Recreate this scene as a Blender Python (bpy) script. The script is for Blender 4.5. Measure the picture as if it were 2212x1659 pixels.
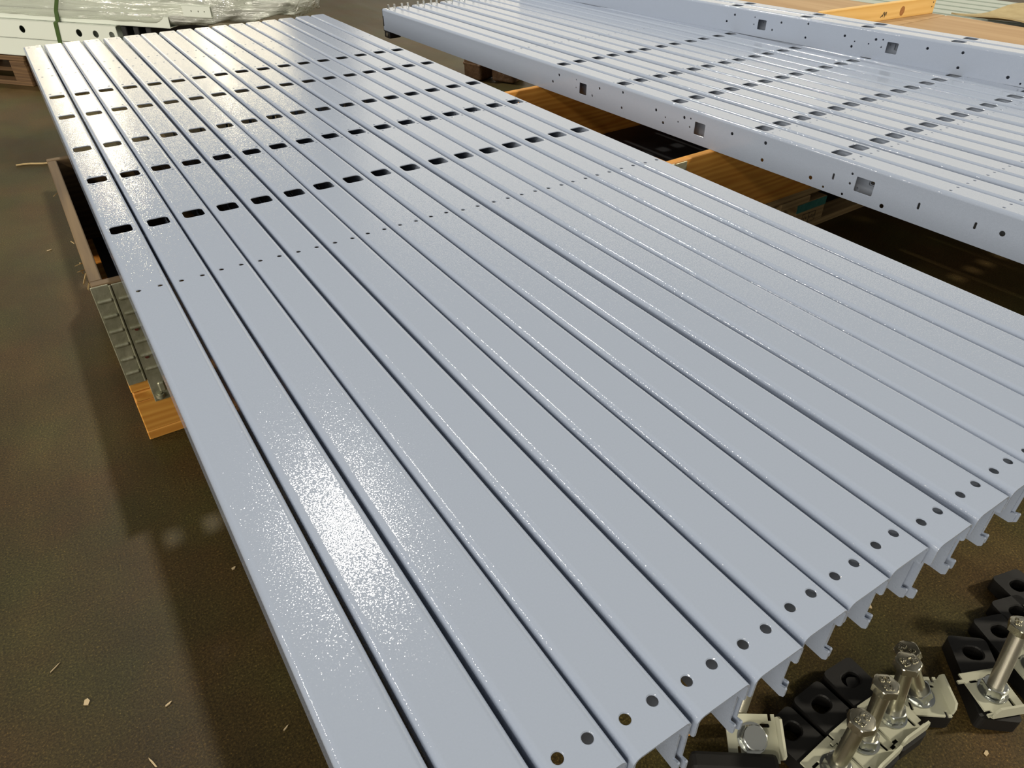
import bpy, bmesh, math, random
from mathutils import Vector, Matrix
from mathutils.geometry import delaunay_2d_cdt

random.seed(7)
# ------------------------------------------------------------------ scale
S = 0.065            # one layout unit = one channel pitch = 65 mm
FL = -7.0            # floor height in layout units (channel tops lie at 0)
def W(x, y, z=0.0):  # layout units -> metres, floor at 0
    return Vector((x * S, y * S, (z - FL) * S))
scene = bpy.context.scene
COL = scene.collection
for o in list(bpy.data.objects):
    bpy.data.objects.remove(o)

# ------------------------------------------------------------------ camera
cam_d = bpy.data.cameras.new('camera')
cam = bpy.data.objects.new('camera', cam_d)
COL.objects.link(cam)
right = Vector((0.84233549, -0.53893539, -0.00442329))
down = Vector((-0.32567431, -0.50244295, -0.80092904))
fwd = Vector((0.42942655, 0.67609151, -0.59874294))
m = Matrix((right, -down, -fwd)).transposed().to_4x4()
m.translation = W(-0.856, -4.7142, 8.5832)
cam.matrix_world = m
cam_d.sensor_width = 36.0
cam_d.lens = 1560.825 / 2212 * 36.0
cam_d.clip_start = 0.02
cam_d.clip_end = 200
scene.camera = cam

# ------------------------------------------------------------------ world, lamps, exposure
world = bpy.data.worlds.new('hall_ambience')
scene.world = world
world.use_nodes = True
bg = world.node_tree.nodes['Background']
bg.inputs[0].default_value = (1.0, 0.965, 0.89, 1)
bg.inputs[1].default_value = 0.215

def area(name, loc, target, sx, sy, power, col):
    d = bpy.data.lights.new(name, 'AREA')
    d.shape = 'RECTANGLE'
    d.size, d.size_y = sx, sy
    d.energy = power
    d.color = col
    o = bpy.data.objects.new(name, d)
    COL.objects.link(o)
    o.location = loc
    o.rotation_euler = (Vector(target) - Vector(loc)).to_track_quat('-Z', 'Y').to_euler()
    return o
# assumed high-bay lamps of the hall (over the stack, right and far off), assumed end and side light panels, added left fill lights
area('assumed_high_bay_lamp', (1.10, 4.4, 5.0), (0.4, 0.6, 0.4), 0.23, 0.23, 190, (1.0, 0.95, 0.84))  # unseen lamp, assumed from the bright highlight and the shadow edges
area('assumed_high_bay_lamp_right', (6.4, -3.4, 5.0), (2.5, 0.0, 0.0), 0.45, 0.45, 430, (1.0, 0.91, 0.74))  # unseen lamp, assumed from the feet being lit from the right
area('left_fill_light', (-5.2, -3.0, 5.0), (0.0, 1.5, 0.0), 0.6, 0.6, 110, (1.0, 0.92, 0.78))  # fill light added to brighten the second stack's side
area('left_far_fill_light', (-6.6, 5.2, 5.0), (1.5, 1.5, 0.3), 0.5, 0.5, 150, (1.0, 0.94, 0.84))  # further fill light, added for the vertical faces turned left
for n_, (lx, ly) in enumerate(((0.9, 18.5), (1.6, 23.0), (1.0, 29.0), (5.6, 27.0))):
    area('assumed_high_bay_lamp_far_%d' % n_, (lx, ly, 5.2), (lx * .5, 1.0, 0.4), 0.3, 0.3, (34, 30, 30, 22)[n_], (1.0, 0.84, 0.52))  # unseen lamps, assumed for the glitter on the far channel tops
area('left_fill_panel', (-13.0, -4.0, 4.4), (1.0, 0.6, 0.2), 15.0, 4.2, 1600, (1.0, 0.93, 0.80))  # broad light panel added to reach the collar wall and left-facing sides
area('assumed_end_glow', (3.0, 32.0, 6.2), (1.5, 0.0, 0.5), 13.0, 4.4, 420, (1.0, 0.84, 0.52))  # unseen light panel, assumed from the warm glow at the far ends
area('assumed_side_glow', (19.0, 17.0, 6.4), (1.0, 1.0, 0.4), 26.0, 11.0, 820, (1.0, 0.91, 0.74))  # broad unseen light panel, assumed from the cream reflections on the right

vs = scene.view_settings
vs.view_transform = 'Standard'
vs.look = 'None'
vs.gamma = 1.0
vs.use_curve_mapping = False
vs.exposure = -0.05

# ------------------------------------------------------------------ materials
def new_mat(name):
    mt = bpy.data.materials.new(name)
    mt.use_nodes = True
    nt = mt.node_tree
    b = nt.nodes['Principled BSDF']
    return mt, nt, b
def node(nt, typ, **kw):
    n = nt.nodes.new(typ)
    for k, v in kw.items():
        if k in n.inputs:
            n.inputs[k].default_value = v
        else:
            setattr(n, k, v)
    return n
def ramp(nt, fac, stops):
    r = nt.nodes.new('ShaderNodeValToRGB')
    els = r.color_ramp.elements
    while len(els) < len(stops):
        els.new(0.5)
    for e, (p, c) in zip(els, stops):
        e.position = p
        e.color = (c[0], c[1], c[2], 1)
    nt.links.new(fac, r.inputs[0])
    return r
def objco(nt, scale=(1, 1, 1), rot=(0, 0, 0)):
    t = nt.nodes.new('ShaderNodeTexCoord')
    mp = nt.nodes.new('ShaderNodeMapping')
    mp.inputs['Scale'].default_value = scale
    mp.inputs['Rotation'].default_value = rot
    nt.links.new(t.outputs['Object'], mp.inputs[0])
    return mp.outputs[0]
def add_bump(nt, b, height, strength, dist):
    bp = node(nt, 'ShaderNodeBump', Strength=strength, Distance=dist)
    nt.links.new(height, bp.inputs['Height'])
    nt.links.new(bp.outputs[0], b.inputs['Normal'])
    return bp

def mat_paint():
    mt, nt, b = new_mat('lavender_powder_coat')
    b.inputs['Base Color'].default_value = (0.328, 0.378, 0.478, 1)
    b.inputs['Roughness'].default_value = 0.085
    b.inputs['IOR'].default_value = 1.5
    co = objco(nt)
    # orange peel: the coat's normal wanders by a few degrees over 1-2 mm
    n = node(nt, 'ShaderNodeTexNoise', Scale=620.0, Detail=1.0, Roughness=0.5)
    nt.links.new(co, n.inputs['Vector'])
    sub = node(nt, 'ShaderNodeVectorMath', operation='SUBTRACT')
    nt.links.new(n.outputs['Color'], sub.inputs[0])
    sub.inputs[1].default_value = (0.5, 0.5, 0.5)
    mad = node(nt, 'ShaderNodeVectorMath', operation='MULTIPLY_ADD')
    nt.links.new(sub.outputs[0], mad.inputs[0])
    mad.inputs[1].default_value = (0.31, 0.31, 0.31)
    geo = node(nt, 'ShaderNodeNewGeometry')
    nt.links.new(geo.outputs['Normal'], mad.inputs[2])
    nrm = node(nt, 'ShaderNodeVectorMath', operation='NORMALIZE')
    nt.links.new(mad.outputs[0], nrm.inputs[0])
    nt.links.new(nrm.outputs[0], b.inputs['Normal'])
    return mt
def mat_simple(name, col, rough, metal=0.0, bump=None, mottled=None):
    mt, nt, b = new_mat(name)
    b.inputs['Base Color'].default_value = (*col, 1)
    b.inputs['Roughness'].default_value = rough
    b.inputs['Metallic'].default_value = metal
    co = objco(nt)
    if mottled:
        sc, col2 = mottled
        n = node(nt, 'ShaderNodeTexNoise', Scale=sc, Detail=5.0, Roughness=0.6)
        nt.links.new(co, n.inputs['Vector'])
        r = ramp(nt, n.outputs[0], [(0.35, col), (0.68, col2)])
        nt.links.new(r.outputs[0], b.inputs['Base Color'])
    if bump:
        sc, st, di = bump
        n2 = node(nt, 'ShaderNodeTexNoise', Scale=sc, Detail=3.0)
        nt.links.new(co, n2.inputs['Vector'])
        add_bump(nt, b, n2.outputs[0], st, di)
    return mt
def mat_wood(name, light, dark, axis=0, rough=0.6, scale=1.0, knots=False):
    # grain runs along local axis (0 = x, 1 = y, 2 = z)
    mt, nt, b = new_mat(name)
    sc = [34.0 * scale] * 3
    sc[axis] = 2.2 * scale
    co = objco(nt, tuple(sc))
    n = node(nt, 'ShaderNodeTexNoise', Scale=1.0, Detail=4.0, Roughness=0.6, Distortion=0.6)
    nt.links.new(co, n.inputs['Vector'])
    co2 = objco(nt, tuple(s * 0.35 for s in sc))
    wv = node(nt, 'ShaderNodeTexWave', Scale=1.5, Distortion=9.0, Detail=2.0)
    wv.inputs['Detail Scale'].default_value = 1.2
    wv.bands_direction = 'Z' if axis != 2 else 'X'
    nt.links.new(co2, wv.inputs['Vector'])
    mx = node(nt, 'ShaderNodeMix', data_type='FLOAT')
    mx.inputs[0].default_value = 0.24
    nt.links.new(n.outputs[0], mx.inputs[2])
    nt.links.new(wv.outputs['Fac'], mx.inputs[3])
    r = ramp(nt, mx.outputs[0], [(0.25, dark), (0.55, tuple((a + c) / 2 for a, c in zip(light, dark))), (0.8, light)])
    nt.links.new(r.outputs[0], b.inputs['Base Color'])
    b.inputs['Roughness'].default_value = rough
    add_bump(nt, b, n.outputs[0], 0.3, 0.001)
    return mt
def mat_floor():
    mt, nt, b = new_mat('dark_worn_concrete')
    co = objco(nt)
    big = node(nt, 'ShaderNodeTexNoise', Scale=1.7, Detail=6.0, Roughness=0.62, Distortion=0.4)
    fine = node(nt, 'ShaderNodeTexNoise', Scale=280.0, Detail=4.0, Roughness=0.8)
    hue = node(nt, 'ShaderNodeTexNoise', Scale=4.5, Detail=3.0)
    st = node(nt, 'ShaderNodeTexNoise', Scale=7.0, Detail=5.0, Roughness=0.6)
    nt.links.new(co, big.inputs['Vector'])
    nt.links.new(co, fine.inputs['Vector'])
    nt.links.new(co, hue.inputs['Vector'])
    nt.links.new(objco(nt, (1.0, 0.16, 1.0), (0, 0, 0.6)), st.inputs['Vector'])
    r = ramp(nt, big.outputs[0], [(0.3, (0.036, 0.0262, 0.0085)), (0.5, (0.056, 0.0422, 0.0142)), (0.75, (0.084, 0.065, 0.0245))])
    r2 = ramp(nt, hue.outputs[0], [(0.35, (1.12, 0.92, 0.92)), (0.65, (0.93, 1.05, 0.95))])
    m1 = node(nt, 'ShaderNodeMix', data_type='RGBA', blend_type='MULTIPLY')
    m1.inputs[0].default_value = 1.0
    nt.links.new(r.outputs[0], m1.inputs[6])
    nt.links.new(r2.outputs[0], m1.inputs[7])
    r3 = ramp(nt, fine.outputs[0], [(0.36, (0.42, 0.42, 0.42)), (0.5, (0.95, 0.95, 0.95)), (0.60, (1.4, 1.4, 1.35)), (0.68, (3.8, 3.6, 3.0))])
    m2 = node(nt, 'ShaderNodeMix', data_type='RGBA', blend_type='MULTIPLY')
    m2.inputs[0].default_value = 1.0
    nt.links.new(m1.outputs[2], m2.inputs[6])
    nt.links.new(r3.outputs[0], m2.inputs[7])
    r4 = ramp(nt, st.outputs[0], [(0.4, (0.9, 0.9, 0.9)), (0.62, (1.12, 1.1, 1.06))])
    m3 = node(nt, 'ShaderNodeMix', data_type='RGBA', blend_type='MULTIPLY')
    m3.inputs[0].default_value = 1.0
    nt.links.new(m2.outputs[2], m3.inputs[6])
    nt.links.new(r4.outputs[0], m3.inputs[7])
    nt.links.new(m3.outputs[2], b.inputs['Base Color'])
    rr = node(nt, 'ShaderNodeMapRange')
    rr.inputs['To Min'].default_value = 0.36
    rr.inputs['To Max'].default_value = 0.58
    nt.links.new(st.outputs[0], rr.inputs['Value'])
    nt.links.new(rr.outputs[0], b.inputs['Roughness'])
    b.inputs['Specular IOR Level'].default_value = 0.2
    add_bump(nt, b, fine.outputs[0], 0.35, 0.0012)
    return mt
def mat_film():
    mt, nt, b = new_mat('clear_stretch_film')
    nt.nodes.remove(b)
    out = [n for n in nt.nodes if n.type == 'OUTPUT_MATERIAL'][0]
    tr = node(nt, 'ShaderNodeBsdfTransparent')
    tr.inputs[0].default_value = (0.97, 0.99, 0.96, 1)
    gl = node(nt, 'ShaderNodeBsdfGlossy', Roughness=0.09)
    gl.inputs[0].default_value = (1, 1, 0.97, 1)
    df = node(nt, 'ShaderNodeBsdfDiffuse')
    df.inputs[0].default_value = (0.86, 0.89, 0.80, 1)
    n = node(nt, 'ShaderNodeTexNoise', Scale=9.0, Detail=4.0, Distortion=1.2)
    nt.links.new(objco(nt, (0.22, 1.6, 4.2)), n.inputs['Vector'])
    bp = node(nt, 'ShaderNodeBump', Strength=0.9, Distance=0.02)
    nt.links.new(n.outputs[0], bp.inputs['Height'])
    nt.links.new(bp.outputs[0], gl.inputs['Normal'])
    fr = node(nt, 'ShaderNodeFresnel', IOR=1.5)
    nt.links.new(bp.outputs[0], fr.inputs['Normal'])
    ml = node(nt, 'ShaderNodeMath', operation='MULTIPLY_ADD')
    ml.inputs[1].default_value = 1.6
    ml.inputs[2].default_value = 0.06
    ml.use_clamp = True
    nt.links.new(fr.outputs[0], ml.inputs[0])
    m0 = node(nt, 'ShaderNodeMixShader')
    m0.inputs[0].default_value = 0.45
    nt.links.new(tr.outputs[0], m0.inputs[1])
    nt.links.new(df.outputs[0], m0.inputs[2])
    m1 = node(nt, 'ShaderNodeMixShader')
    nt.links.new(ml.outputs[0], m1.inputs[0])
    nt.links.new(m0.outputs[0], m1.inputs[1])
    nt.links.new(gl.outputs[0], m1.inputs[2])
    nt.links.new(m1.outputs[0], out.inputs[0])
    return mt
def mat_thread(name, col):
    mt, nt, b = new_mat(name)
    b.inputs['Base Color'].default_value = (*col, 1)
    b.inputs['Metallic'].default_value = 0.9
    b.inputs['Roughness'].default_value = 0.3
    w = node(nt, 'ShaderNodeTexWave', Scale=190.0, Distortion=0.0)
    w.bands_direction = 'Z'
    nt.links.new(objco(nt), w.inputs['Vector'])
    add_bump(nt, b, w.outputs['Fac'], 0.8, 0.0008)
    return mt

M = dict(
    paint=mat_paint(),
    floor=mat_floor(),
    film=mat_film(),
    pine=mat_wood('pine_orange', (0.80, 0.42, 0.085), (0.52, 0.20, 0.028), 0, 0.5),
    pine_y=mat_wood('pine_orange_across', (0.80, 0.42, 0.085), (0.52, 0.20, 0.028), 1, 0.5),
    old_x=mat_wood('weathered_pine', (0.22, 0.14, 0.06), (0.075, 0.044, 0.018), 0, 0.7),
    old_y=mat_wood('weathered_pine_across', (0.22, 0.14, 0.06), (0.075, 0.044, 0.018), 1, 0.7),
    raw_x=mat_wood('raw_pallet_wood', (0.50, 0.36, 0.17), (0.25, 0.16, 0.07), 0, 0.7),
    raw_y=mat_wood('raw_pallet_wood_across', (0.50, 0.36, 0.17), (0.25, 0.16, 0.07), 1, 0.7),
    brown=mat_wood('brown_pallet_wood', (0.20, 0.11, 0.042), (0.085, 0.042, 0.015), 0, 0.7),
    lumber=mat_wood('yellow_spruce', (0.86, 0.59, 0.23), (0.68, 0.40, 0.11), 0, 0.5, 0.7),
    ply=mat_wood('plywood_veneer', (0.50, 0.34, 0.18), (0.38, 0.235, 0.11), 1, 0.6, 0.5),
    knot=mat_simple('wood_knot', (0.30, 0.115, 0.03), 0.6, 0, None, (160, (0.42, 0.2, 0.06))),
    splinter=mat_simple('splinter_wood', (0.52, 0.38, 0.18), 0.8),
    galv=mat_simple('galvanised_steel', (0.36, 0.36, 0.25), 0.42, 0.65, (90, 0.4, 0.002), (30, (0.52, 0.51, 0.38))),
    rust=mat_simple('rusty_rivet', (0.10, 0.025, 0.012), 0.7, 0.2),
    green=mat_simple('green_pallet_paint', (0.03, 0.17, 0.15), 0.6, 0, None, (60, (0.06, 0.24, 0.2))),
    ink=mat_simple('stamp_ink', (0.05, 0.035, 0.02), 0.7),
    cream=mat_simple('cream_painted_steel', (0.52, 0.52, 0.40), 0.36, 0.0, (260, 0.25, 0.0006)),
    zinc=mat_simple('zinc_plated_steel', (0.60, 0.57, 0.45), 0.27, 0.95, (400, 0.15, 0.0004)),
    zinc_nut=mat_simple('zinc_blue_steel', (0.58, 0.60, 0.57), 0.22, 0.95),
    thread=mat_thread('threaded_zinc', (0.60, 0.57, 0.46)),
    rubber=mat_simple('black_rubber', (0.005, 0.0045, 0.004), 0.58, 0.0, (120, 0.2, 0.001)),
    black=mat_simple('black_steel', (0.012, 0.012, 0.013), 0.45),
    white=mat_simple('white_painted_steel', (0.80, 0.85, 0.76), 0.3, 0.0, (12, 0.15, 0.004)),
    dark=mat_simple('dark_opening', (0.012, 0.014, 0.012), 0.8),
    strap=mat_simple('green_strap', (0.055, 0.105, 0.02), 0.4),
    grey=mat_simple('pale_grey_steel', (0.38, 0.43, 0.37), 0.4, 0.0, (12, 0.2, 0.004)),
    card=mat_simple('cardboard', (0.46, 0.37, 0.20), 0.8, 0.0, (25, 0.3, 0.004), (14, (0.36, 0.28, 0.14))),
    paper=mat_simple('brown_wrapping', (0.17, 0.10, 0.055), 0.35, 0.0, (30, 0.8, 0.01), (22, (0.10, 0.055, 0.03))),
    chrome=mat_simple('bright_zinc', (0.85, 0.83, 0.75), 0.18, 0.9),
    chip=mat_simple('pale_wood_chip', (0.62, 0.48, 0.28), 0.8),
)

# ------------------------------------------------------------------ object helpers
def link(o, parent=None):
    COL.objects.link(o)
    if parent is not None:
        o.parent = parent
    return o
def thing(name, label, cat, loc, rot=(0, 0, 0), group=None):
    o = bpy.data.objects.new(name, None)
    o.empty_display_size = 0.05
    link(o)
    o.location = W(*loc)
    o.rotation_euler = rot
    tag(o, label, cat, group)
    return o
def tag(o, label, cat, group=None):
    o['label'] = label
    o['category'] = cat
    if group:
        o['group'] = group
    return o
def copy_tree(o, parent=None):
    c = o.copy()
    COL.objects.link(c)
    c.parent = parent
    for ch in list(o.children):
        copy_tree(ch, c)
    return c
class MB:
    """collects shapes in layout units, builds one mesh object in metres"""
    def __init__(self):
        self.bm = bmesh.new()
    def _xf(self, verts, mat):
        bmesh.ops.transform(self.bm, matrix=mat, verts=verts)
    def box(self, c, s, rot=None, bev=0.0, seg=1):
        r = bmesh.ops.create_cube(self.bm, size=1.0)
        vs_ = r['verts']
        mt = Matrix.Translation(c)
        if rot is not None:
            mt = mt @ (rot if isinstance(rot, Matrix) else Matrix.Rotation(rot, 4, 'Z'))
        self._xf(vs_, mt @ Matrix.Diagonal((s[0], s[1], s[2], 1)))
        if bev:
            es = list({e for v in vs_ for e in v.link_edges})
            bmesh.ops.bevel(self.bm, geom=es, offset=bev, segments=seg, affect='EDGES', profile=0.5)
        return self
    def cyl(self, c, r, h, n=24, mat=None, r2=None, bev=0.0):
        q = bmesh.ops.create_cone(self.bm, cap_ends=True, segments=n, radius1=r, radius2=r if r2 is None else r2, depth=h)
        mt = Matrix.Translation(c)
        if mat is not None:
            mt = mt @ mat
        self._xf(q['verts'], mt)
        if bev:
            es = [e for e in {e for v in q['verts'] for e in v.link_edges} if len(e.link_faces) == 2 and e.calc_face_angle(0) > 0.6]
            bmesh.ops.bevel(self.bm, geom=es, offset=bev, segments=2, affect='EDGES')
        return self
    def prism(self, pts, z0, z1, mat=None):
        lo = [self.bm.verts.new((x, y, z0)) for x, y in pts]
        hi = [self.bm.verts.new((x, y, z1)) for x, y in pts]
        n = len(pts)
        self.bm.faces.new(hi)
        self.bm.faces.new(lo[::-1])
        for i in range(n):
            self.bm.faces.new((lo[i], lo[(i + 1) % n], hi[(i + 1) % n], hi[i]))
        if mat is not None:
            self._xf(lo + hi, mat)
        return self
    def add(self, verts, faces):
        vv = [self.bm.verts.new(v) for v in verts]
        for f in faces:
            try:
                self.bm.faces.new([vv[i] for i in f])
            except ValueError:
                pass
        return self
    def mesh(self, name, material, smooth=False, angle=None):
        bmesh.ops.scale(self.bm, vec=(S, S, S), verts=self.bm.verts)
        me = bpy.data.meshes.new(name)
        self.bm.normal_update()
        self.bm.to_mesh(me)
        self.bm.free()
        me.materials.append(M[material])
        if smooth:
            for p in me.polygons:
                p.use_smooth = True
            if angle:
                me.set_sharp_from_angle(angle=angle)
        return me
    def build(self, name, material, parent=None, loc=(0, 0, 0), rot=(0, 0, 0), smooth=False, angle=None):
        o = bpy.data.objects.new(name, self.mesh(name, material, smooth, angle))
        link(o, parent)
        o.location = W(*loc) if parent is None else Vector(loc) * S
        o.rotation_euler = rot
        return o
def inst(name, me, parent, loc=(0, 0, 0), rot=(0, 0, 0)):
    o = bpy.data.objects.new(name, me)
    link(o, parent)
    o.location = Vector(loc) * S
    o.rotation_euler = rot
    return o

# ------------------------------------------------------------------ sheets with holes
def inside(pt, poly):
    x, y = pt
    r = False
    n = len(poly)
    for i in range(n):
        x1, y1 = poly[i]
        x2, y2 = poly[(i + 1) % n]
        if (y1 > y) != (y2 > y) and x < (x2 - x1) * (y - y1) / (y2 - y1) + x1:
            r = not r
    return r
def circle(cx, cy, r, n=14):
    return [(cx + r * math.cos(2 * math.pi * i / n), cy + r * math.sin(2 * math.pi * i / n)) for i in range(n)]
def rrect(cx, cy, w, h, r, n=4):
    pts = []
    for sx, sy, a0 in ((1, 1, 0), (-1, 1, 90), (-1, -1, 180), (1, -1, 270)):
        for i in range(n + 1):
            a = math.radians(a0 + 90 * i / n)
            pts.append((cx + sx * (w / 2 - r) + r * math.cos(a), cy + sy * (h / 2 - r) + r * math.sin(a)))
    return pts
def grow(poly, d):
    cx = sum(p[0] for p in poly) / len(poly)
    cy = sum(p[1] for p in poly) / len(poly)
    out = []
    for x, y in poly:
        l = math.hypot(x - cx, y - cy)
        out.append((x + (x - cx) / l * d, y + (y - cy) / l * d))
    return out
def sheet(outer, holes, t, fmap, flip=False, ch=0.012):
    """returns (verts, faces): a plate of thickness t with through holes and softly broken hole edges"""
    hol = [(h, grow(h, ch)) for h in holes]
    pts = [Vector(p) for p in outer]
    loops = [(0, len(outer))]
    for h, g in hol:
        loops.append((len(pts), len(g)))
        pts += [Vector(p) for p in g]
    edges = []
    for s, n in loops:
        edges += [(s + i, s + (i + 1) % n) for i in range(n)]
    cv, ce, cf, ov, oe, of = delaunay_2d_cdt(pts, edges, [], 0, 1e-7)
    boxes = [(min(p[0] for p in g), max(p[0] for p in g), min(p[1] for p in g), max(p[1] for p in g), g) for h, g in hol]
    tris = []
    for f in cf:
        cx = sum(cv[i].x for i in f) / 3
        cy = sum(cv[i].y for i in f) / 3
        if not inside((cx, cy), outer):
            continue
        if any(x0 < cx < x1 and y0 < cy < y1 and inside((cx, cy), g) for x0, x1, y0, y1, g in boxes):
            continue
        a, b_, c = (cv[i] for i in f)
        if (b_ - a).cross(c - a) < 0:
            f = list(f)[::-1]
        tris.append(list(f))
    verts = []
    faces = []
    n0 = len(cv)
    verts += [fmap(v.x, v.y, 0) for v in cv]
    verts += [fmap(v.x, v.y, t) for v in cv]
    for f in tris:
        faces.append(f)
        faces.append([i + n0 for i in f][::-1])
    def ring(pl, d):
        s = len(verts)
        verts.extend(fmap(x, y, d) for x, y in pl)
        return s
    n = len(outer)
    a0 = ring(outer, 0)
    a1 = ring(outer, t)
    for i in range(n):
        j = (i + 1) % n
        faces.append([a0 + j, a0 + i, a1 + i, a1 + j])
    for h, g in hol:
        n = len(h)
        rs = [ring(g, 0), ring(h, ch), ring(h, t - ch), ring(g, t)]
        for p, q in zip(rs, rs[1:]):
            for i in range(n):
                j = (i + 1) % n
                faces.append([p + i, p + j, q + j, q + i])
    if flip:
        faces = [f[::-1] for f in faces]
    return verts, faces
def mesh_from(name, verts, faces, material, normals=None):
    me = bpy.data.meshes.new(name)
    me.from_pydata([(v[0] * S, v[1] * S, v[2] * S) for v in verts], [], faces)
    me.materials.append(M[material])
    me.update()
    if normals:
        for p in me.polygons:
            p.use_smooth = True
        ln = []
        for p in me.polygons:
            for vi in p.vertices:
                nv = normals.get(vi)
                ln.append(nv if nv is not None else tuple(p.normal))
        me.normals_split_custom_set(ln)
    return me

# ================================================================== floor
mb = MB()
mb.box((120, 200, -1.0), (1400, 1500, 2.0))
floor = mb.build('floor', 'floor', None, (0, 0, FL))
floor['kind'] = 'structure'
floor['label'] = 'dark worn concrete workshop floor'

# ================================================================== perforated channels
HW, RB, TH, LEN, FH = 0.466, 0.125, 0.036, 46.5, 1.30
ROWS = [19.0, 23.455, 26.94, 31.41, 34.8]
def web_holes():
    hs = []
    for yy in ROWS:
        hs.append(rrect(0, yy, 0.57, 0.58, 0.12))
    for sx in (-1, 1):
        hs.append(circle(sx * 0.221, 0.46, 0.078, 18))
        hs.append(circle(sx * 0.25, 15.0, 0.062, 14))
        for dy in (-0.40, 0.40):
            hs.append(circle(sx * 0.23 + 0.06, 23.455 + dy, 0.042, 10))
        hs.append(circle(sx * 0.21, 31.41 + 0.55, 0.034, 10))
        for yy in (35.42, 38.86, 40.5, 46.05):
            hs.append(circle(sx * 0.21, yy, 0.048, 10))
    return hs
def side_holes():
    hs = []
    for v, w in ((13.7, 0.52), (6.18, 0.56), (-1.4, 0.68)):
        hs.append(rrect(34.8 - v, -0.68, w, 0.5, 0.04, 3))
    for v, z, r in ((15.57, -0.41, .06), (16.06, -0.81, .06), (13.0, -0.83, .055), (12.51, -0.4, .055), (10.91, -0.24, .055),
                    (10.91, -0.91, .055), (8.74, -0.5, .06), (8.25, -0.92, .06), (8.15, -0.67, .032), (7.4, -0.67, .035),
                    (7.08, -0.42, .062), (6.72, -0.38, .036), (6.72, -0.72, .036), (14.22, -0.36, .03), (14.22, -0.72, .03),
                    (4.5, -0.42, .062), (2.88, -0.35, .066), (2.88, -1.0, .066), (0.68, -1.01, .07), (0.1, -1.17, .042),
                    (-0.86, -0.4, .042), (-0.86, -0.74, .042), (-0.68, -1.18, .042), (-2.19, -1.11, .075), (-6.02, -0.66, .085),
                    (-8.5, -0.5, .06), (-9.8, -0.8, .06)):
        hs.append(circle(34.8 - v, z, r, 12))
    for v in (-0.19, -3.38, -5.22):
        hs.append(rrect(34.8 - v, -0.7, 0.075, 0.22, 0.036, 3))
    return hs
def make_web():
    x1 = HW - RB
    verts, faces = sheet([(-x1, 0), (x1, 0), (x1, LEN), (-x1, LEN)], web_holes(), TH, lambda x, y, d: (x, y, -d))
    normals = {}
    n = 8
    for sx in (-1, 1):
        for rad, sgn in ((RB, 1), (RB - TH, -1)):
            base = len(verts)
            for i in range(n + 1):
                a = math.pi / 2 * i / n
                nx, nz = sx * math.sin(a), math.cos(a)
                for yy in (0, LEN):
                    normals[len(verts)] = (nx * sgn, 0, nz * sgn)
                    verts.append((sx * x1 + nx * rad, yy, -RB + nz * rad))
            for i in range(n):
                q = [base + 2 * i, base + 2 * i + 2, base + 2 * i + 3, base + 2 * i + 1]
                if (sx == 1) != (sgn == 1):
                    q = q[::-1]
                faces.append(q)
        for yy in (0, LEN):      # end faces of the bends
            base = len(verts)
            for i in range(n + 1):
                a = math.pi / 2 * i / n
                nx, nz = sx * math.sin(a), math.cos(a)
                verts.append((sx * x1 + nx * RB, yy, -RB + nz * RB))
                verts.append((sx * x1 + nx * (RB - TH), yy, -RB + nz * (RB - TH)))
            for i in range(n):
                q = [base + 2 * i, base + 2 * i + 1, base + 2 * i + 3, base + 2 * i + 2]
                if (sx == 1) == (yy == LEN):
                    q = q[::-1]
                faces.append(q)
    return mesh_from('web', verts, faces, 'paint', normals)
def make_flange(sx):
    e = 0.055
    outer = [(0, -RB), (0, -0.41), (0.03, -0.445), (0.1, -0.455), (0.1, -1.09), (0.02, -1.06), (0, -1.08), (0, -1.25), (e, -FH),
             (LEN, -FH), (LEN, -RB)]
    verts, faces = sheet(outer[::-1], side_holes(), TH, lambda y, z, d: (sx * (HW - d), y, z), flip=(sx == 1))
    # make outward orientation certain
    me = mesh_from('flange', verts, faces, 'paint')
    bm = bmesh.new()
    bm.from_mesh(me)
    bmesh.ops.remove_doubles(bm, verts=bm.verts, dist=1e-6)
    bmesh.ops.recalc_face_normals(bm, faces=bm.faces)
    bm.to_mesh(me)
    bm.free()
    return me
WEB, FLR, FLL = make_web(), make_flange(1), make_flange(-1)
CHROMEBOLT = MB().cyl((0, 0, 0.03), 0.10, 0.06, 16).cyl((0, 0, 0.15), 0.082, 0.22, 6, bev=0.012).mesh('end_bolt', 'chrome')
ENDPLATE = MB().box((0, -0.05, -0.70), (0.90, 0.07, 1.32), bev=0.01).box((0, 0.30, -1.55), (0.86, 0.72, 0.42), bev=0.04).mesh('end_bracket', 'black')
RINGM = MB().cyl((0, 0, 0), 0.13, 0.05, 20, Matrix.Rotation(math.pi / 2, 4, 'Y')).mesh('bracket_washer', 'chrome')
def channel(loc, rz, label, group, bolts=False):
    t = thing('metal_channel', label, 'metal channel', loc, (0, 0, rz), group)
    inst('web', WEB, t)
    inst('flange', FLR, t)
    inst('flange', FLL, t)
    if bolts:
        for sx in (-1, 1):
            inst('end_bolt', CHROMEBOLT, t, (sx * 0.221, 0.46, 0.0))
        eb = inst('end_bracket', ENDPLATE, t)
        inst('bracket_washer', RINGM, eb, (0.44, 0.34, -1.53))
    return t

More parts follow.
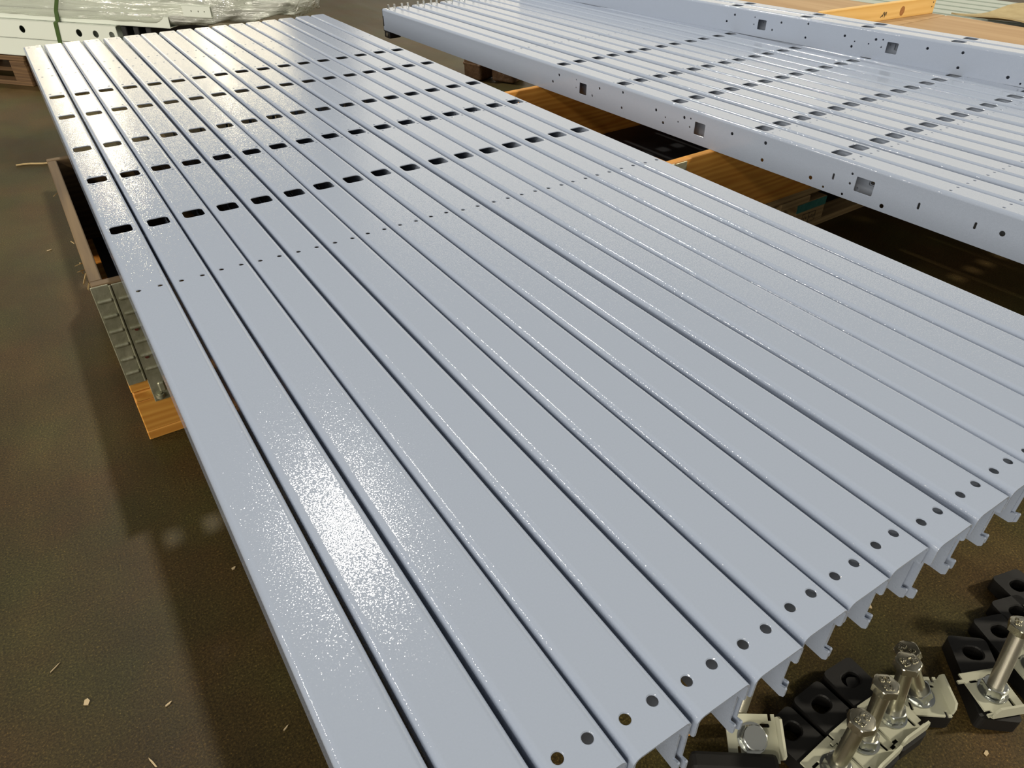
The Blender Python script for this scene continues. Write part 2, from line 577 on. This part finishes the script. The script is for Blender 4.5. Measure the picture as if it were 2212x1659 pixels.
NEAR = [.02, .02, .024, -.004, -.016, -.013, -.017, -.037, -.026, -.014, .078, .09, .05, .0, -.02, -.02, 0]
MID = [.022, .009, -.021, -.048, -.034, -.017, -.057, -.061, -.078, -.074, -.024, -.024, -.04, -.065, -.055, -.008, -.003]
NY = [0, 0, .056, -.02, -.054, -.065, -.007, .02, .058, -.026, .012, .042, 0, 0, 0, 0, 0]
MY = [.085, .03, .07, .02, -.02, -.04, .01, .01, .046, -.06, -.07, -.08, -.11, -.06, 0, .05, 0]
ROLL = [-.004, 0, .010, .013, .004, 0, -.003, .004, 0, .003, -.004, 0, .003, -.002, .004, 0, -.003]
ORD = ['first', 'second', 'third', 'fourth', 'fifth', 'sixth', 'seventh', 'eighth', 'ninth', 'tenth', 'eleventh', 'twelfth',
       'thirteenth', 'fourteenth', 'fifteenth', 'sixteenth', 'seventeenth']
for k in range(17):
    sl = (MID[k] - NEAR[k]) / 18.55 * 0.75
    xn = k + NEAR[k] + sl * (-0.45)
    dy = (NY[k] + MY[k]) / 2
    if k == 0:
        lb = 'lavender grey perforated channel at the left edge of the near stack'
    elif k == 16:
        lb = 'lavender grey perforated channel at the right edge of the near stack'
    else:
        lb = ORD[k] + ' lavender grey channel from the left edge of the near stack'
    ch = channel((xn, -2.0 + dy, 0), -math.atan(sl), lb, 'perforated channels of the near stack')
    ch.rotation_euler[1] = ROLL[k]

# second stack: same channels turned round, two more lying on top
X0, Y0, Z0, TH2 = 22.4129, 10.2823, -0.1606, 0.0386
def L2(u, v, w=0.0):
    c, s = math.cos(TH2), math.sin(TH2)
    return (X0 + u * c - v * s, Y0 + u * s + v * c, Z0 + w)
for k in range(15):
    u = 1.11 * k + (0.05 if k % 2 == 0 else -0.05)
    if k == 0:
        lb = 'lavender grey channel whose punched side faces the near stack'
    elif k > 12:
        lb = ['lavender channel beneath the two channels lying on the second stack',
              'lavender channel beneath the upper right channel of the second stack',
              ][k - 13]
    else:
        lb = ORD[k] + ' lavender grey channel in the second stack from the punched side face'
    channel(L2(u, 34.8), TH2 + math.pi + random.uniform(-.0006, .0006), lb, 'perforated channels of the second stack', True)
UP = 0.0785
for i in range(2):
    # row R1 of the upper pair lies at v = 0.53
    uc = 13.98 + 1.04 * i - UP * (0.53 + 34.8 - 4.0)
    channel(L2(uc, 0.53 + 34.75, FH + 0.002), TH2 + UP + math.pi,
            ['lavender channel lying on the second stack, its punched side in view',
             'lavender channel lying on the second stack, next to the plywood'][i], 'channels on top of the second stack')

# ================================================================== pallets and collars
def pallet(label, loc, rz, mats, group=None, L=18.46, D=12.3, midblock=0.0, cat='pallet'):
    t = thing('wooden_pallet', label, cat, loc, (0, 0, rz), group)
    top, blk, bot = mats
    b = 0.03
    for y in (-D / 2 + .56, 0.0, D / 2 - .56):
        MB().box((0, 0, 0), (L, 1.1 if y else 2.2, 0.34), bev=b).build('bottom_board', bot, t, (0, y, 0.17))
        for x in (-L / 2 + .78, midblock if y < 0 else 0.0, L / 2 - .78):
            MB().box((0, 0, 0), (1.55 if x not in (0.0, midblock) else 2.25, 1.08 if y else 2.15, 1.20), bev=b).build('block', blk, t, (x, y, 0.94))
    for x in (-L / 2 + .78, 0.0, L / 2 - .78):
        MB().box((0, 0, 0), (1.5 if x else 2.2, D, 0.34), bev=b).build('cross_board', top + '_y' if top + '_y' in M else top, t, (x, 0, 1.71))
    n = 5
    for i in range(n):
        y = -D / 2 + 1.05 + (D - 2.1) * i / (n - 1)
        MB().box((0, 0, 0), (L, 2.0 if i % 2 == 0 else 1.5, 0.34), bev=b).build('top_board', top if top in M else top + '_x', t, (0, y, 2.06))
    return t
def hinge_mesh(w, h, nr, drop):
    mb = MB()
    mb.box((w / 2, -0.03, -h / 2), (w, 0.05, h), bev=0.015)
    for i in range(nr):
        z = -0.48 - i * 0.5
        if z < -h + .1:
            break
        mb.cyl((w / 2 + .01, -0.05, z), 0.062, w * 0.82, 12, Matrix.Rotation(math.pi / 2, 4, 'Y'), bev=0.02)
    return mb
def collar(label, loc, rz, wall, L=18.46, D=12.3, H=3.08, hinge_drop=0.8):
    t = thing('pallet_collar', label, 'pallet collar', loc, (0, 0, rz))
    th = 0.33
    for sy in (-1, 1):
        MB().box((0, 0, 0), (L, th, H), bev=0.03).build('side_board', wall, t, (0, sy * (D / 2 - th / 2), H / 2))
    for sx in (-1, 1):
        MB().box((0, 0, 0), (th, D - 2 * th - .02, H - 0.02), bev=0.03).build('end_board', wall[:-2] + '_y' if wall.endswith('_x') else wall + '_y', t, (sx * (L / 2 - th / 2), 0, H / 2))
    for sx in (-1, 1):
        hg = hinge_mesh(0.46, H - .02, 6, 0).build('hinge_plate', 'galv', t, (-L / 2 - .04 if sx < 0 else L / 2 - .42, -D / 2, H - .02), smooth=True, angle=0.6)
        h2 = hinge_mesh(0.62, H + hinge_drop, 6, 0).build('hinge_strap', 'galv', t, (-L / 2 + .50 if sx < 0 else L / 2 - 1.12, -D / 2, H - .05), smooth=True, angle=0.6)
        for zz in (-1.55, -2.55):
            MB().cyl((0.22, -0.065, zz), 0.055, 0.05, 12, Matrix.Rotation(math.pi / 2, 4, 'X')).build('rivet', 'rust', h2)
        if sx < 0:
            MB().cyl((0, 0, 0), 0.035, H - .1, 10).build('hinge_pin', 'galv', hg, (0.49, -0.05, -H / 2))
            lug = MB()
            lug.cyl((0.2, -0.07, -H - hinge_drop + .2), 0.13, 0.22, 12, bev=0.05).box((0.33, -0.06, -H - .30), (0.2, .1, .35), bev=.04)
            lug.build('hinge_lug', 'galv', h2, smooth=True, angle=0.6)
    return t

# crate under the near stack
pallet('orange wooden pallet under the near stack, its corner showing at the left', (-1.27 + 9.23, 16.72 + 6.15, FL), 0, ('pine', 'pine', 'pine'))
cl = collar('weathered wooden collar with ridged metal hinge below the near stack', (-1.22 + 9.23, 16.72 + 6.15, FL + 2.25), 0, 'old_x', H=3.43)
for i in range(9):
    yy = random.choice((random.uniform(-4.4, -1.5), random.uniform(-5, 5)))
    mb = MB()
    l = random.uniform(.3, .9)
    mb.prism([(-.02, -l / 2), (.02, -l / 3), (.03, l / 2), (-.015, l / 3)], -.012, .012)
    mb.build('splinter', 'splinter', cl, (-9.23 - .06 + random.uniform(-.06, 0), yy, 3.25 - random.uniform(0, .9)),
             (random.uniform(-.9, .1), random.uniform(-.6, .6), random.uniform(-.4, .4)))
# crate under the second stack
PC = L2(6.1, 5.21 + 6.15)
pallet('raw wooden pallet with a green painted block under the second stack', (PC[0], PC[1], FL), TH2, ('raw_x', 'raw_x', 'raw_x'), midblock=1.4)
collar('orange wooden collar on the pallet under the second stack', (PC[0], PC[1], FL + 2.25), TH2, 'pine', H=3.28)
BLK = L2(7.5, 5.21)
st = MB()
st.box((0, 0, 0), (2.26, 0.02, 0.42)).build('tmp', 'green')
pal2 = [o for o in bpy.data.objects if o.name.startswith('wooden_pallet')][-1]
gp = bpy.data.objects['tmp']
gp.name = 'green_paint_band'
blk2 = None
for o in pal2.children:
    if o.name.startswith('block') and abs(o.location.x - 1.4 * S) < 1e-4 and o.location.y < 0:
        blk2 = o
gp.parent = blk2
gp.location = Vector((0, -0.54, 0.36)) * S
fr = MB()
for x, w in ((-0.55, .02), (-0.05, .02), (0.45, .02)):
    fr.box((x, 0, -0.28), (w, 0.012, 0.5))
for z in (-0.53, -0.03):
    fr.box((-0.05, 0, z), (1.0, 0.012, 0.02))
for i in range(9):
    fr.box((-0.42 + i * 0.1 + (0.06 if i > 2 else 0), 0, -0.27 + random.uniform(-.05, .05)), (0.018, 0.012, random.uniform(.1, .2)), Matrix.Rotation(random.uniform(-.6, .6), 4, 'Y'))
fr.build('stamp_mark', 'ink', blk2, (0, -0.548, 0))

# black sheet added as the shade inside that crate, slotted for its pale spots
v, f = sheet([(-8.7, -5.6), (8.7, -5.6), (8.7, 5.6), (-8.7, 5.6)], [rrect(-6.0 + 1.35 * i, -0.6, .62, .5, .12) for i in range(9)], .05, lambda x, y, d: (x, y, -d))
shade_obj = MB().add(v, f).build('shade_sheet', 'black', None, (PC[0], PC[1], FL + 2.35), (0, 0, TH2))
tag(shade_obj, 'black slotted sheet added as shade inside the collar under the second stack', 'shade sheet')
v, f = sheet([(-8.7, -5.6), (8.7, -5.6), (8.7, 5.6), (-8.7, 5.6)], [], .05, lambda x, y, d: (x, y, -d))  # plain black sheet, put in as the dark inside the near collar
shade_obj = MB().add(v, f).build('shade_sheet', 'black', None, (-1.22 + 9.23, 16.72 + 6.15, FL + 2.35))
tag(shade_obj, 'black sheet added as shade inside the weathered collar under the near stack', 'shade sheet')

# wrapped posts further under the second stack
for i, (x, y, w) in enumerate(((31.0, 50.2, 1.9), (32.6, 48.2, 2.1))):
    mb = MB()
    mb.box((0, 0, 2.7), (w, w, 5.35), bev=0.25, seg=3)
    o = mb.build('wrapped_post', 'paper', None, (x, y, FL), (0, 0, 0.3 + .2 * i), smooth=True, angle=0.8)
    tag(o, ['brown film wrapped support post, the farther of two under the second stack', 'brown film wrapped support post, the nearer of two under the second stack'][i], 'post', 'wrapped posts under the second stack')
    sp = MB()
    for z in (1.2, 3.1, 4.6):
        sp.box((0, 0, z), (w + .06, w + .06, .25), bev=.08)
    sp.build('tape_band', 'paper', o)

# ================================================================== wrapped bundle at the back left
BP = Vector((-0.126, 67.665, 0))
BA = math.atan2(-0.76, 0.65)
bund = thing('wrapped_bundle', 'film wrapped bundle of pale steel profiles behind the near stack', 'profile bundle', (BP.x, BP.y, -4.7), (0, 0, BA))
# local: x along the bundle towards the right end, y = into the bundle (away from camera is +y), z up
def steel_profile(x0, x1, y, z, w, h, holes=(), mat='white'):
    outer = [(x0, z), (x1, z), (x1, z + h), (x0, z + h)]
    v1, f1 = sheet(outer, [circle(a, z + h * .5, r, 18) for a, r in holes], 0.05, lambda a, b, d: (a, y + d, b), flip=False)
    mb = MB()
    mb.add(v1, f1)
    mb.box(((x0 + x1) / 2, y + w / 2, z + h - .03), (x1 - x0, w, .06), bev=.02)
    mb.box(((x0 + x1) / 2, y + w / 2, z + .03), (x1 - x0, w, .06), bev=.02)
    mb.box(((x0 + x1) / 2, y + w - .03, z + h / 2), (x1 - x0, .06, h - .12))
    bmesh.ops.recalc_face_normals(mb.bm, faces=mb.bm.faces)
    return mb.build('steel_profile', mat, bund)
steel_profile(-16, 9.2, 0, 0, 2.3, 1.28)
steel_profile(-16, 9.2, 2.4, 0, 2.3, 1.28)
steel_profile(-16, 9.2, 4.8, 0, 2.3, 1.28)
steel_profile(-16, 9.34, 0.02, 1.31, 2.3, 1.30, ((0.43, .26), (5.82, .26), (7.36, .25), (8.83, .24), (-6, .26)))
steel_profile(-16, 11.0, 2.4, 1.31, 2.3, 1.30)
steel_profile(-16, 11.0, 4.8, 1.31, 2.3, 1.30)
steel_profile(-16, 14.05, 0.25, 2.64, 2.2, 0.78)
steel_profile(-16, 16.2, 2.6, 2.64, 2.2, 1.0, ((14.8, .05), (15.5, .05)))
steel_profile(-16, 16.2, 4.9, 2.64, 2.2, 1.0)
steel_profile(-16, 17.6, 0.5, 3.45, 2.1, 0.75, ((16.0, .05), (16.6, .05), (17.1, .05)))
steel_profile(-16, 19.6, 2.7, 3.67, 2.1, 0.85, ((18.0, .06), (19.0, .06)))
steel_profile(-16, 19.2, 4.9, 3.67, 2.1, 0.85)
steel_profile(-16, 18.5, 1.2, 4.55, 2.1, 0.8)
steel_profile(-16, 20.5, 3.5, 4.55, 2.1, 0.8)
for xx, zz in ((9.8, 1.0), (10.9, 1.0), (12.0, 1.0)):
    MB().box((xx, 3.6, 1.3), (.5, 6.6, 2.55), bev=.05).build('spacer_bar', 'black', bund)
# stretch film: a rumpled sleeve that bunches past the right end
def film():
    nx, na = 150, 56
    verts, faces = [], []
    rnd = random.Random(3)
    ph = [rnd.uniform(0, 6.28) for _ in range(40)]
    for i in range(nx + 1):
        x = -16 + 39.5 * i / nx
        e = max(0.0, (x - 13.0) / 10.5)
        zb = 2.55 + 1.0 * e
        zt = 5.50 - 1.3 * max(0, e - .35)
        y0, y1 = 0.12 + 1.4 * e, 7.2 - 1.6 * e
        amp = 0.035 + (0.36 * min(1, e * 1.6) if e > 0 else 0)
        for j in range(na):
            a = 2 * math.pi * j / na
            c, s = math.cos(a), math.sin(a)
            q = 0.35
            yy = (y0 + y1) / 2 + (y1 - y0) / 2 * math.copysign(abs(c) ** q, c)
            zz = (zb + zt) / 2 + (zt - zb) / 2 * math.copysign(abs(s) ** q, s)
            w = sum(math.sin((0.5 + 0.37 * k) * x + (1 + k) * a * 1.0 + ph[k]) / (1 + .35 * k) for k in range(9)) / 2.4
            yy += amp * w * c
            zz += amp * w * s
            verts.append((x, yy, zz))
    for i in range(nx):
        for j in range(na):
            k = (j + 1) % na
            faces.append([i * na + j, i * na + k, (i + 1) * na + k, (i + 1) * na + j])
    faces.append([nx * na + j for j in range(na)])
    mb = MB()
    mb.add(verts, faces)
    return mb.build('stretch_film', 'film', bund, smooth=True)
film()
# green strap round the bundle
sp = MB()
pth = [(3.75, -.03, -.4), (3.75, -.03, 1.3), (3.95, -.03, 2.6), (4.1, .08, 2.7), (4.25, .12, 3.4), (4.7, .12, 4.2), (4.95, .2, 5.4), (5.0, .5, 5.62), (5.2, 5.5, 5.62)]
for (x1, y1, z1), (x2, y2, z2) in zip(pth, pth[1:]):
    w = .17
    sp.add([(x1 - w, y1 - .03, z1), (x1 + w, y1 - .03, z1), (x2 + w, y2 - .03, z2), (x2 - w, y2 - .03, z2),
            (x1 - w, y1 + .03, z1 - .01), (x1 + w, y1 + .03, z1 - .01), (x2 + w, y2 + .03, z2 - .01), (x2 - w, y2 + .03, z2 - .01)],
           [(0, 1, 2, 3), (7, 6, 5, 4), (0, 3, 7, 4), (1, 5, 6, 2)])
sp.build('green_strap', 'strap', bund)
pc = BP + Vector((math.cos(BA) * -10.4 - math.sin(BA) * 4.4, math.sin(BA) * -10.4 + math.cos(BA) * 4.4, 0))
pallet('dark brown wooden pallet under the film wrapped bundle', (pc.x, pc.y, FL), BA, ('brown', 'brown', 'brown'), L=20.0, D=9.2)

# ================================================================== right background: plywood lidded crate, lumber, grey profiles, cardboard
cr = thing('plywood_crate', 'large plywood topped crate beside the upper channels', 'crate', L2(22.25, 8.0, FL - Z0), (0, 0, TH2))
CT = 6.7    # lid top above the floor
MB().box((0, 0, 0), (11.7, 21.9, 0.22), bev=.02).build('plywood_lid', 'ply', cr, (0, -7.0, CT - .11))
MB().box((0, 0, 0), (11.7, 14.0, 0.22), bev=.02).build('plywood_lid', 'ply', cr, (-.1, 11.05, CT - .11))
for x in (-5.6, 5.6):
    MB().box((0, 0, 0), (.3, 35.6, CT - .24), bev=.02).build('crate_wall', 'ply', cr, (x, 0, (CT - .24) / 2))
for y in (-17.6, 17.6):
    MB().box((0, 0, 0), (10.8, .3, CT - .24), bev=.02).build('crate_wall', 'ply', cr, (0, y, (CT - .24) / 2))
LW = 10.3
lum = MB().box((0, 0, 0), (LW, 0.42, 0.95), bev=.03).build('lumber_board', 'lumber', None, (49.82 - LW / 2 * .998, 24.19 + .22 + LW / 2 * .059, -.3 + .475), (0, 0, -.059))
tag(lum, 'yellow spruce board with a knot standing on the plywood', 'board')
MB().cyl((0, 0, 0), .21, .03, 24, Matrix.Rotation(math.pi / 2, 4, 'X') @ Matrix.Diagonal((1, 1.3, 1, 1))).build('wood_knot', 'knot', lum, (LW / 2 - 3.15, -.205, -.06))
for q in ((LW / 2 - .25, .2), (LW / 2 - .3, -.05)):
    MB().cyl((0, 0, 0), .04, .02, 10, Matrix.Rotation(math.pi / 2, 4, 'X')).build('nail_hole', 'ink', lum, (q[0], -.208, q[1]))
mk = MB()
for i, (dx, dz, l, a) in enumerate(((0, 0, .28, .3), (.1, .05, .22, -.4), (.18, -.02, .3, .2), (.28, .03, .2, 0), (-.12, -.08, .2, .9))):
    mk.box((dx, 0, dz), (.05, .012, l), Matrix.Rotation(a, 4, 'Y'))
mk.build('ink_mark', 'ink', lum, (LW / 2 - 4.9, -.213, -.12))

for i in range(6):
    mb = MB()
    L_ = 16
    mb.box((0, 0, .55), (.08, L_, 1.1), bev=.02).box((1.1, 0, .55), (.08, L_, 1.1), bev=.02).box((.55, 0, 1.1), (1.18, L_, .08), bev=.02)
    o = mb.build('grey_profile', 'grey', None, (53.2 + 1.75 * i, 26.5, -2.2), (0, 0, 0.12))
    tag(o, ORD[i] + ' pale grey steel profile beyond the plywood crate, counted from the crate', 'steel profile', 'grey profiles beyond the crate')
mb = MB()
mb.box((5.6, 0, 2.39), (11, 14, 4.78), bev=.05)
o = mb.build('profile_skid', 'brown', None, (53.0, 26.5, FL), (0, 0, .12))
tag(o, 'dark timber skid carrying the grey profiles behind the crate', 'skid')
mb = MB()
nx = 16
vts, fcs = [], []
for k in range(2):
    for i in range(nx + 1):
        for j in range(nx + 1):
            x, y = 9.0 * i / nx, 5.5 * j / nx
            z = .10 * math.sin(x * 1.1 + .4) + .12 * math.sin(y * .9 + x * .3) + (.3 * (1 - i / 4) ** 2 if i < 4 else 0)
            vts.append((x, y, z - .09 * k))
N = (nx + 1) ** 2
for i in range(nx):
    for j in range(nx):
        a = i * (nx + 1) + j
        fcs.append((a, a + nx + 1, a + nx + 2, a + 1))
        fcs.append((N + a + 1, N + a + nx + 2, N + a + nx + 1, N + a))
for i in range(nx):
    for (p, q) in ((i, i + 1), (nx * (nx + 1) + i + 1, nx * (nx + 1) + i), ((i + 1) * (nx + 1), i * (nx + 1)), (i * (nx + 1) + nx, (i + 1) * (nx + 1) + nx)):
        fcs.append((p, q, N + q, N + p))
mb.add(vts, fcs)
o = mb.build('cardboard_sheet', 'card', None, (51.0, 18.3, -0.55), (0, 0, -.05), smooth=True, angle=.7)
tag(o, 'bent brown cardboard sheet on the grey profiles at top right', 'cardboard')
o = MB().box((0, 0, 0), (10, 1.4, 1.6), bev=.1).build('rough_timber', 'brown', None, (58.5, 37.5, FL + 7.6), (0, 0, .15))
tag(o, 'rough dark timber beam behind the yellow board', 'beam')
o.location.z = (FL + 5.4 - FL) * S

# ================================================================== levelling feet with bolts
def text_mesh(body, size, material):
    cu = bpy.data.curves.new('txt', 'FONT')
    cu.body = body
    cu.size = size * S
    cu.extrude = 0.016 * S
    cu.bevel_depth = 0.004 * S
    cu.offset = 0.004 * S
    cu.align_x = 'CENTER'
    cu.align_y = 'CENTER'
    o = bpy.data.objects.new('txt', cu)
    COL.objects.link(o)
    dg = bpy.context.evaluated_depsgraph_get()
    me = bpy.data.meshes.new_from_object(o.evaluated_get(dg))
    bpy.data.objects.remove(o)
    me.materials.clear()
    me.materials.append(M[material])
    return me
TPB, T88 = text_mesh('PB', 0.165, 'zinc'), text_mesh('8.8', 0.165, 'zinc')
def hexpts(af, rot=0.0):
    r = af / math.sqrt(3)
    return [(r * math.cos(math.pi / 3 * i + rot), r * math.sin(math.pi / 3 * i + rot)) for i in range(6)]
def hex_mesh(af, h, name, mat, hole=0.0):
    mb = MB()
    # hex intersected with a soft cone: chamfered corners
    n = 48
    hx = hexpts(af)
    ring = []
    for i in range(n):
        a = 2 * math.pi * i / n
        k = math.pi / 3
        am = (a % k) - k / 2
        ring.append((a, (af / 2) / math.cos(am)))
    def row(z, lim):
        return [(min(r, lim) * math.cos(a), min(r, lim) * math.sin(a), z) for a, r in ring]
    lims = [(0, af * .5), (h * .12, af * .60), (h * .86, af * .60), (h * .955, af * .535), (h, af * .48)]
    vts, fcs = [], []
    for z, l in lims:
        vts += row(z, l)
    for q in range(len(lims) - 1):
        for i in range(n):
            j = (i + 1) % n
            fcs.append((q * n + i, q * n + j, (q + 1) * n + j, (q + 1) * n + i))
    fcs.append(tuple(range((len(lims) - 1) * n, len(lims) * n)))
    fcs.append(tuple(range(n))[::-1])
    mb.add(vts, fcs)
    return mb.mesh(name, mat, True, 0.35)
HEAD, NUT = hex_mesh(0.47, 0.20, 'bolt_head', 'zinc'), hex_mesh(0.47, 0.22, 'nut', 'zinc_nut')
def plate_mesh():
    # bent steel plate: notched corners with tabs, one folded-up lip (towards -y)
    o = [(-.46, .50), (-.46, .36), (-.60, .36), (-.60, .29), (-.46, .29), (-.46, -.38), (-.33, -.38), (-.33, -.45), (-.46, -.45), (-.46, -.52),
         (.46, -.52), (.46, -.45), (.33, -.45), (.33, -.38), (.46, -.38), (.46, .29), (.33, .29), (.33, .36), (.46, .36), (.46, .50)]
    v, f = sheet(o[::-1], [rrect(.24, -.30, .07, .2, .03), rrect(-.25, .28, .2, .06, .03)], .05, lambda x, y, d: (x, y, -d), ch=.008)
    mb = MB()
    mb.add(v, f)
    bmesh.ops.recalc_face_normals(mb.bm, faces=mb.bm.faces)
    return mb.mesh('plate', 'cream')
def lip_mesh():
    mb = MB()
    r = Matrix.Rotation(math.pi / 2, 4, 'X')
    mb.prism([(-.40, 0), (.40, 0), (.40, .20), (.34, .34), (-.34, .34), (-.40, .20)], -.025, .025, Matrix.Translation((0, -.545, -.02)) @ r)
    mb.cyl((0, -.525, -.025), .03, .80, 10, Matrix.Rotation(math.pi / 2, 4, 'Y'))
    return mb.mesh('folded_lip', 'cream')
def pad_mesh(y1):
    o = rrect(0, (y1 - .62) / 2, .88, y1 + .62, .12, 4)
    v, f = sheet(o, [rrect(0.02, y1 - .42, .44, .34, .165, 5)], .40, lambda x, y, d: (x, y, -.11 - d), ch=.03)
    mb = MB()
    mb.add(v, f)
    bmesh.ops.recalc_face_normals(mb.bm, faces=mb.bm.faces)
    return mb.mesh('rubber_pad', 'rubber')
PLATE, LIP, PAD = plate_mesh(), lip_mesh(), pad_mesh(1.45)
RIB = MB().box((0, .95, -.42), (.70, .62, .30), bev=.05).mesh('pad_block', 'rubber')
WASH = MB().cyl((0, 0, .02), .31, .04, 28, bev=.01).mesh('washer', 'zinc_nut', True, .6)
def bolt(parent, axis_to, L, spin, shank='zinc', inverted=False):
    """nut and bolt standing on the plate; axis_to = horizontal offset of the head"""
    d = Vector((axis_to[0], axis_to[1], L))
    q = d.to_track_quat('Z', 'Y').to_euler()
    n = inst('nut', NUT, parent, (0, 0, .04), q)
    n.rotation_euler.rotate_axis('Z', spin * .5)
    l = d.length
    sh = MB().cyl((0, 0, l / 2), .160, l, 28, bev=.01).mesh('bolt_shank', shank, True, .6)
    s = inst('bolt_shank', sh, parent, (0, 0, .04), q)
    h = inst('bolt_head', HEAD, s, (0, 0, l - .02), (0, 0, spin))
    inst('head_lettering', TPB, h, (0, .10, .203))
    inst('head_lettering', T88, h, (0, -.10, .203))
    return s
def foot(label, loc, rz, bolt_to, L, spin, shank='zinc', tilt=(0, 0), pad_turn=0.0, group='levelling feet on the floor'):
    t = thing('levelling_foot', label, 'levelling foot', loc, (tilt[0], tilt[1], rz), group)
    inst('rubber_pad', PAD, t, (0, 0, 0), (0, 0, pad_turn))
    pl = inst('plate', PLATE, t)
    inst('folded_lip', LIP, pl)
    inst('washer', WASH, t)
    c, s = math.cos(-rz), math.sin(-rz)
    bx, by = bolt_to[0] * c - bolt_to[1] * s, bolt_to[0] * s + bolt_to[1] * c
    bolt(t, (bx, by), L, spin, shank)
    return t
ZF = FL + 0.53
foot('cream levelling foot with upright bolt, nearest to the bottom edge', (8.42, -2.26, ZF), .06, (.10, .02), 1.55, math.pi - .1)
foot('second cream levelling foot from the bottom edge, bolt upright', (9.36, -2.22, ZF + .05), .02, (.14, .16), 1.55, .12)
foot('third cream levelling foot from the bottom edge, bolt upright', (10.30, -2.20, ZF + .10), -.06, (.0, .19), 1.52, 1.25)
foot('cream levelling foot with a leaning bolt behind the upright bolts', (11.28, -2.24, ZF + .02), .95, (-.38, .46), 1.2, 2.4)
foot('cream levelling foot with a threaded bolt at the right edge', (12.72, -3.05, ZF + .02), -.41, (.12, .22), 1.85, .9, 'thread', pad_turn=-.28)
for i, (x, y, r) in enumerate(((14.51, -2.28, -.36), (15.42, -2.22, -.30), (16.22, -1.80, -.24))):
    # x, y = the oval hole of the pad in the photo; the plate sits further right
    foot(['levelling foot whose black pad lies next to the threaded bolt', 'levelling foot with black pad, second farthest at the right edge', 'levelling foot with black pad farthest up the right edge'][i],
         (x + math.sin(r) * 1.03, y - math.cos(r) * 1.03, ZF), r, (.05, .15), 1.6, .5 * i)
# foot below the near end of the stack, leaning back, with a black pad on edge before it
fa = thing('levelling_foot', 'cream levelling foot under the channel ends, leaning towards the camera', 'levelling foot', (7.32, -.98, ZF + .28), (.42, .0, 2.55 - math.pi), 'levelling feet on the floor')
inst('plate', PLATE, fa, (0, 0, 0), (0, 0, math.pi / 2))
pl = [c for c in fa.children if c.name.startswith('plate')][0]
inst('folded_lip', LIP, pl)
inst('washer', WASH, fa, (0, 0, 0))
inst('nut', NUT, fa, (0, 0, .04))
pb = MB().box((0, 0, .45), (1.75, .42, .90), bev=.10, seg=2).build('rubber_block', 'rubber', None, (6.65, -1.15, FL), (0, 0, -.62))
tag(pb, 'black rubber block on edge in front of the foot below the channel ends', 'rubber block')
rod = MB().cyl((0, 0, 0), .15, 4.1, 28).build('threaded_rod', 'thread', None, (7.55, -.42, FL + 2.05), (0, 0, 0), smooth=True, angle=.6)
tag(rod, 'threaded zinc rod standing behind the cream foot under the channels', 'threaded rod')
o = MB().box((0, 0, 0), (.9, .5, .1), bev=.02).build('wood_offcut', 'pine', None, (7.0, .35, FL + .05), (0, 0, .3))
tag(o, 'small orange wood offcut on the floor beneath the channel ends', 'wood offcut')

# ================================================================== litter on the floor
def ray_floor(px, py):
    d = right * ((px - 1106) / 1560.825) + down * ((py - 829.5) / 1560.825) + fwd
    o = cam.matrix_world.translation
    s = -o.z / d.z
    p = o + d * s
    return (p.x / S, p.y / S)
chips = [((188, 1517), .17, .11, 'pale wood chip lying alone on the floor at lower left'),
         ((365, 1521), .17, .04, 'thin pale wood sliver near the shadow edge'),
         ((330, 1648), .32, .03, 'straight pale straw at the bottom edge of the floor'),
         ((505, 1228), .12, .06, 'small tan chip in the dark shadow beside the stack'),
         ((107, 541), .25, .05, 'white paper sliver on the floor left of the collar'),
         ((120, 1443), .30, .02, 'dull straw stalk on the floor near the left edge'),
         ((618, 1573), .16, .03, 'tiny splinter in the shadow under the stack edge'),
         ((1878, 1309), .16, .06, 'pale flake on the floor below the channel ends'),
         ((2130, 1627), .12, .07, 'small pale chip at the lower right of the floor')]
for (px, py), l, w, lb in chips:
    x, y = ray_floor(px, py)
    mb = MB()
    mb.prism([(-l / 2, -w / 2), (l * .1, -w * .6), (l / 2, 0), (l * .3, w / 2), (-l * .4, w * .45)], 0, .03)
    o = mb.build('wood_chip', 'chip', None, (x, y, FL), (0, 0, random.uniform(0, 3)))
    tag(o, lb, 'wood chip', 'litter on the floor')
x, y = ray_floor(75, 357)
mb = MB()
for i in range(6):
    a = -1.1 + i * .38
    mb.cyl((a, .06 * math.sin(i * 1.3), .06), .055, .44, 8, Matrix.Rotation(.25 * math.cos(i * 1.3), 4, 'Z') @ Matrix.Rotation(math.pi / 2, 4, 'Y'))
o = mb.build('twig', 'splinter', None, (x + .3, y, FL), (0, 0, -.35))
tag(o, 'thin pale twig on the floor beside the collar corner', 'twig')
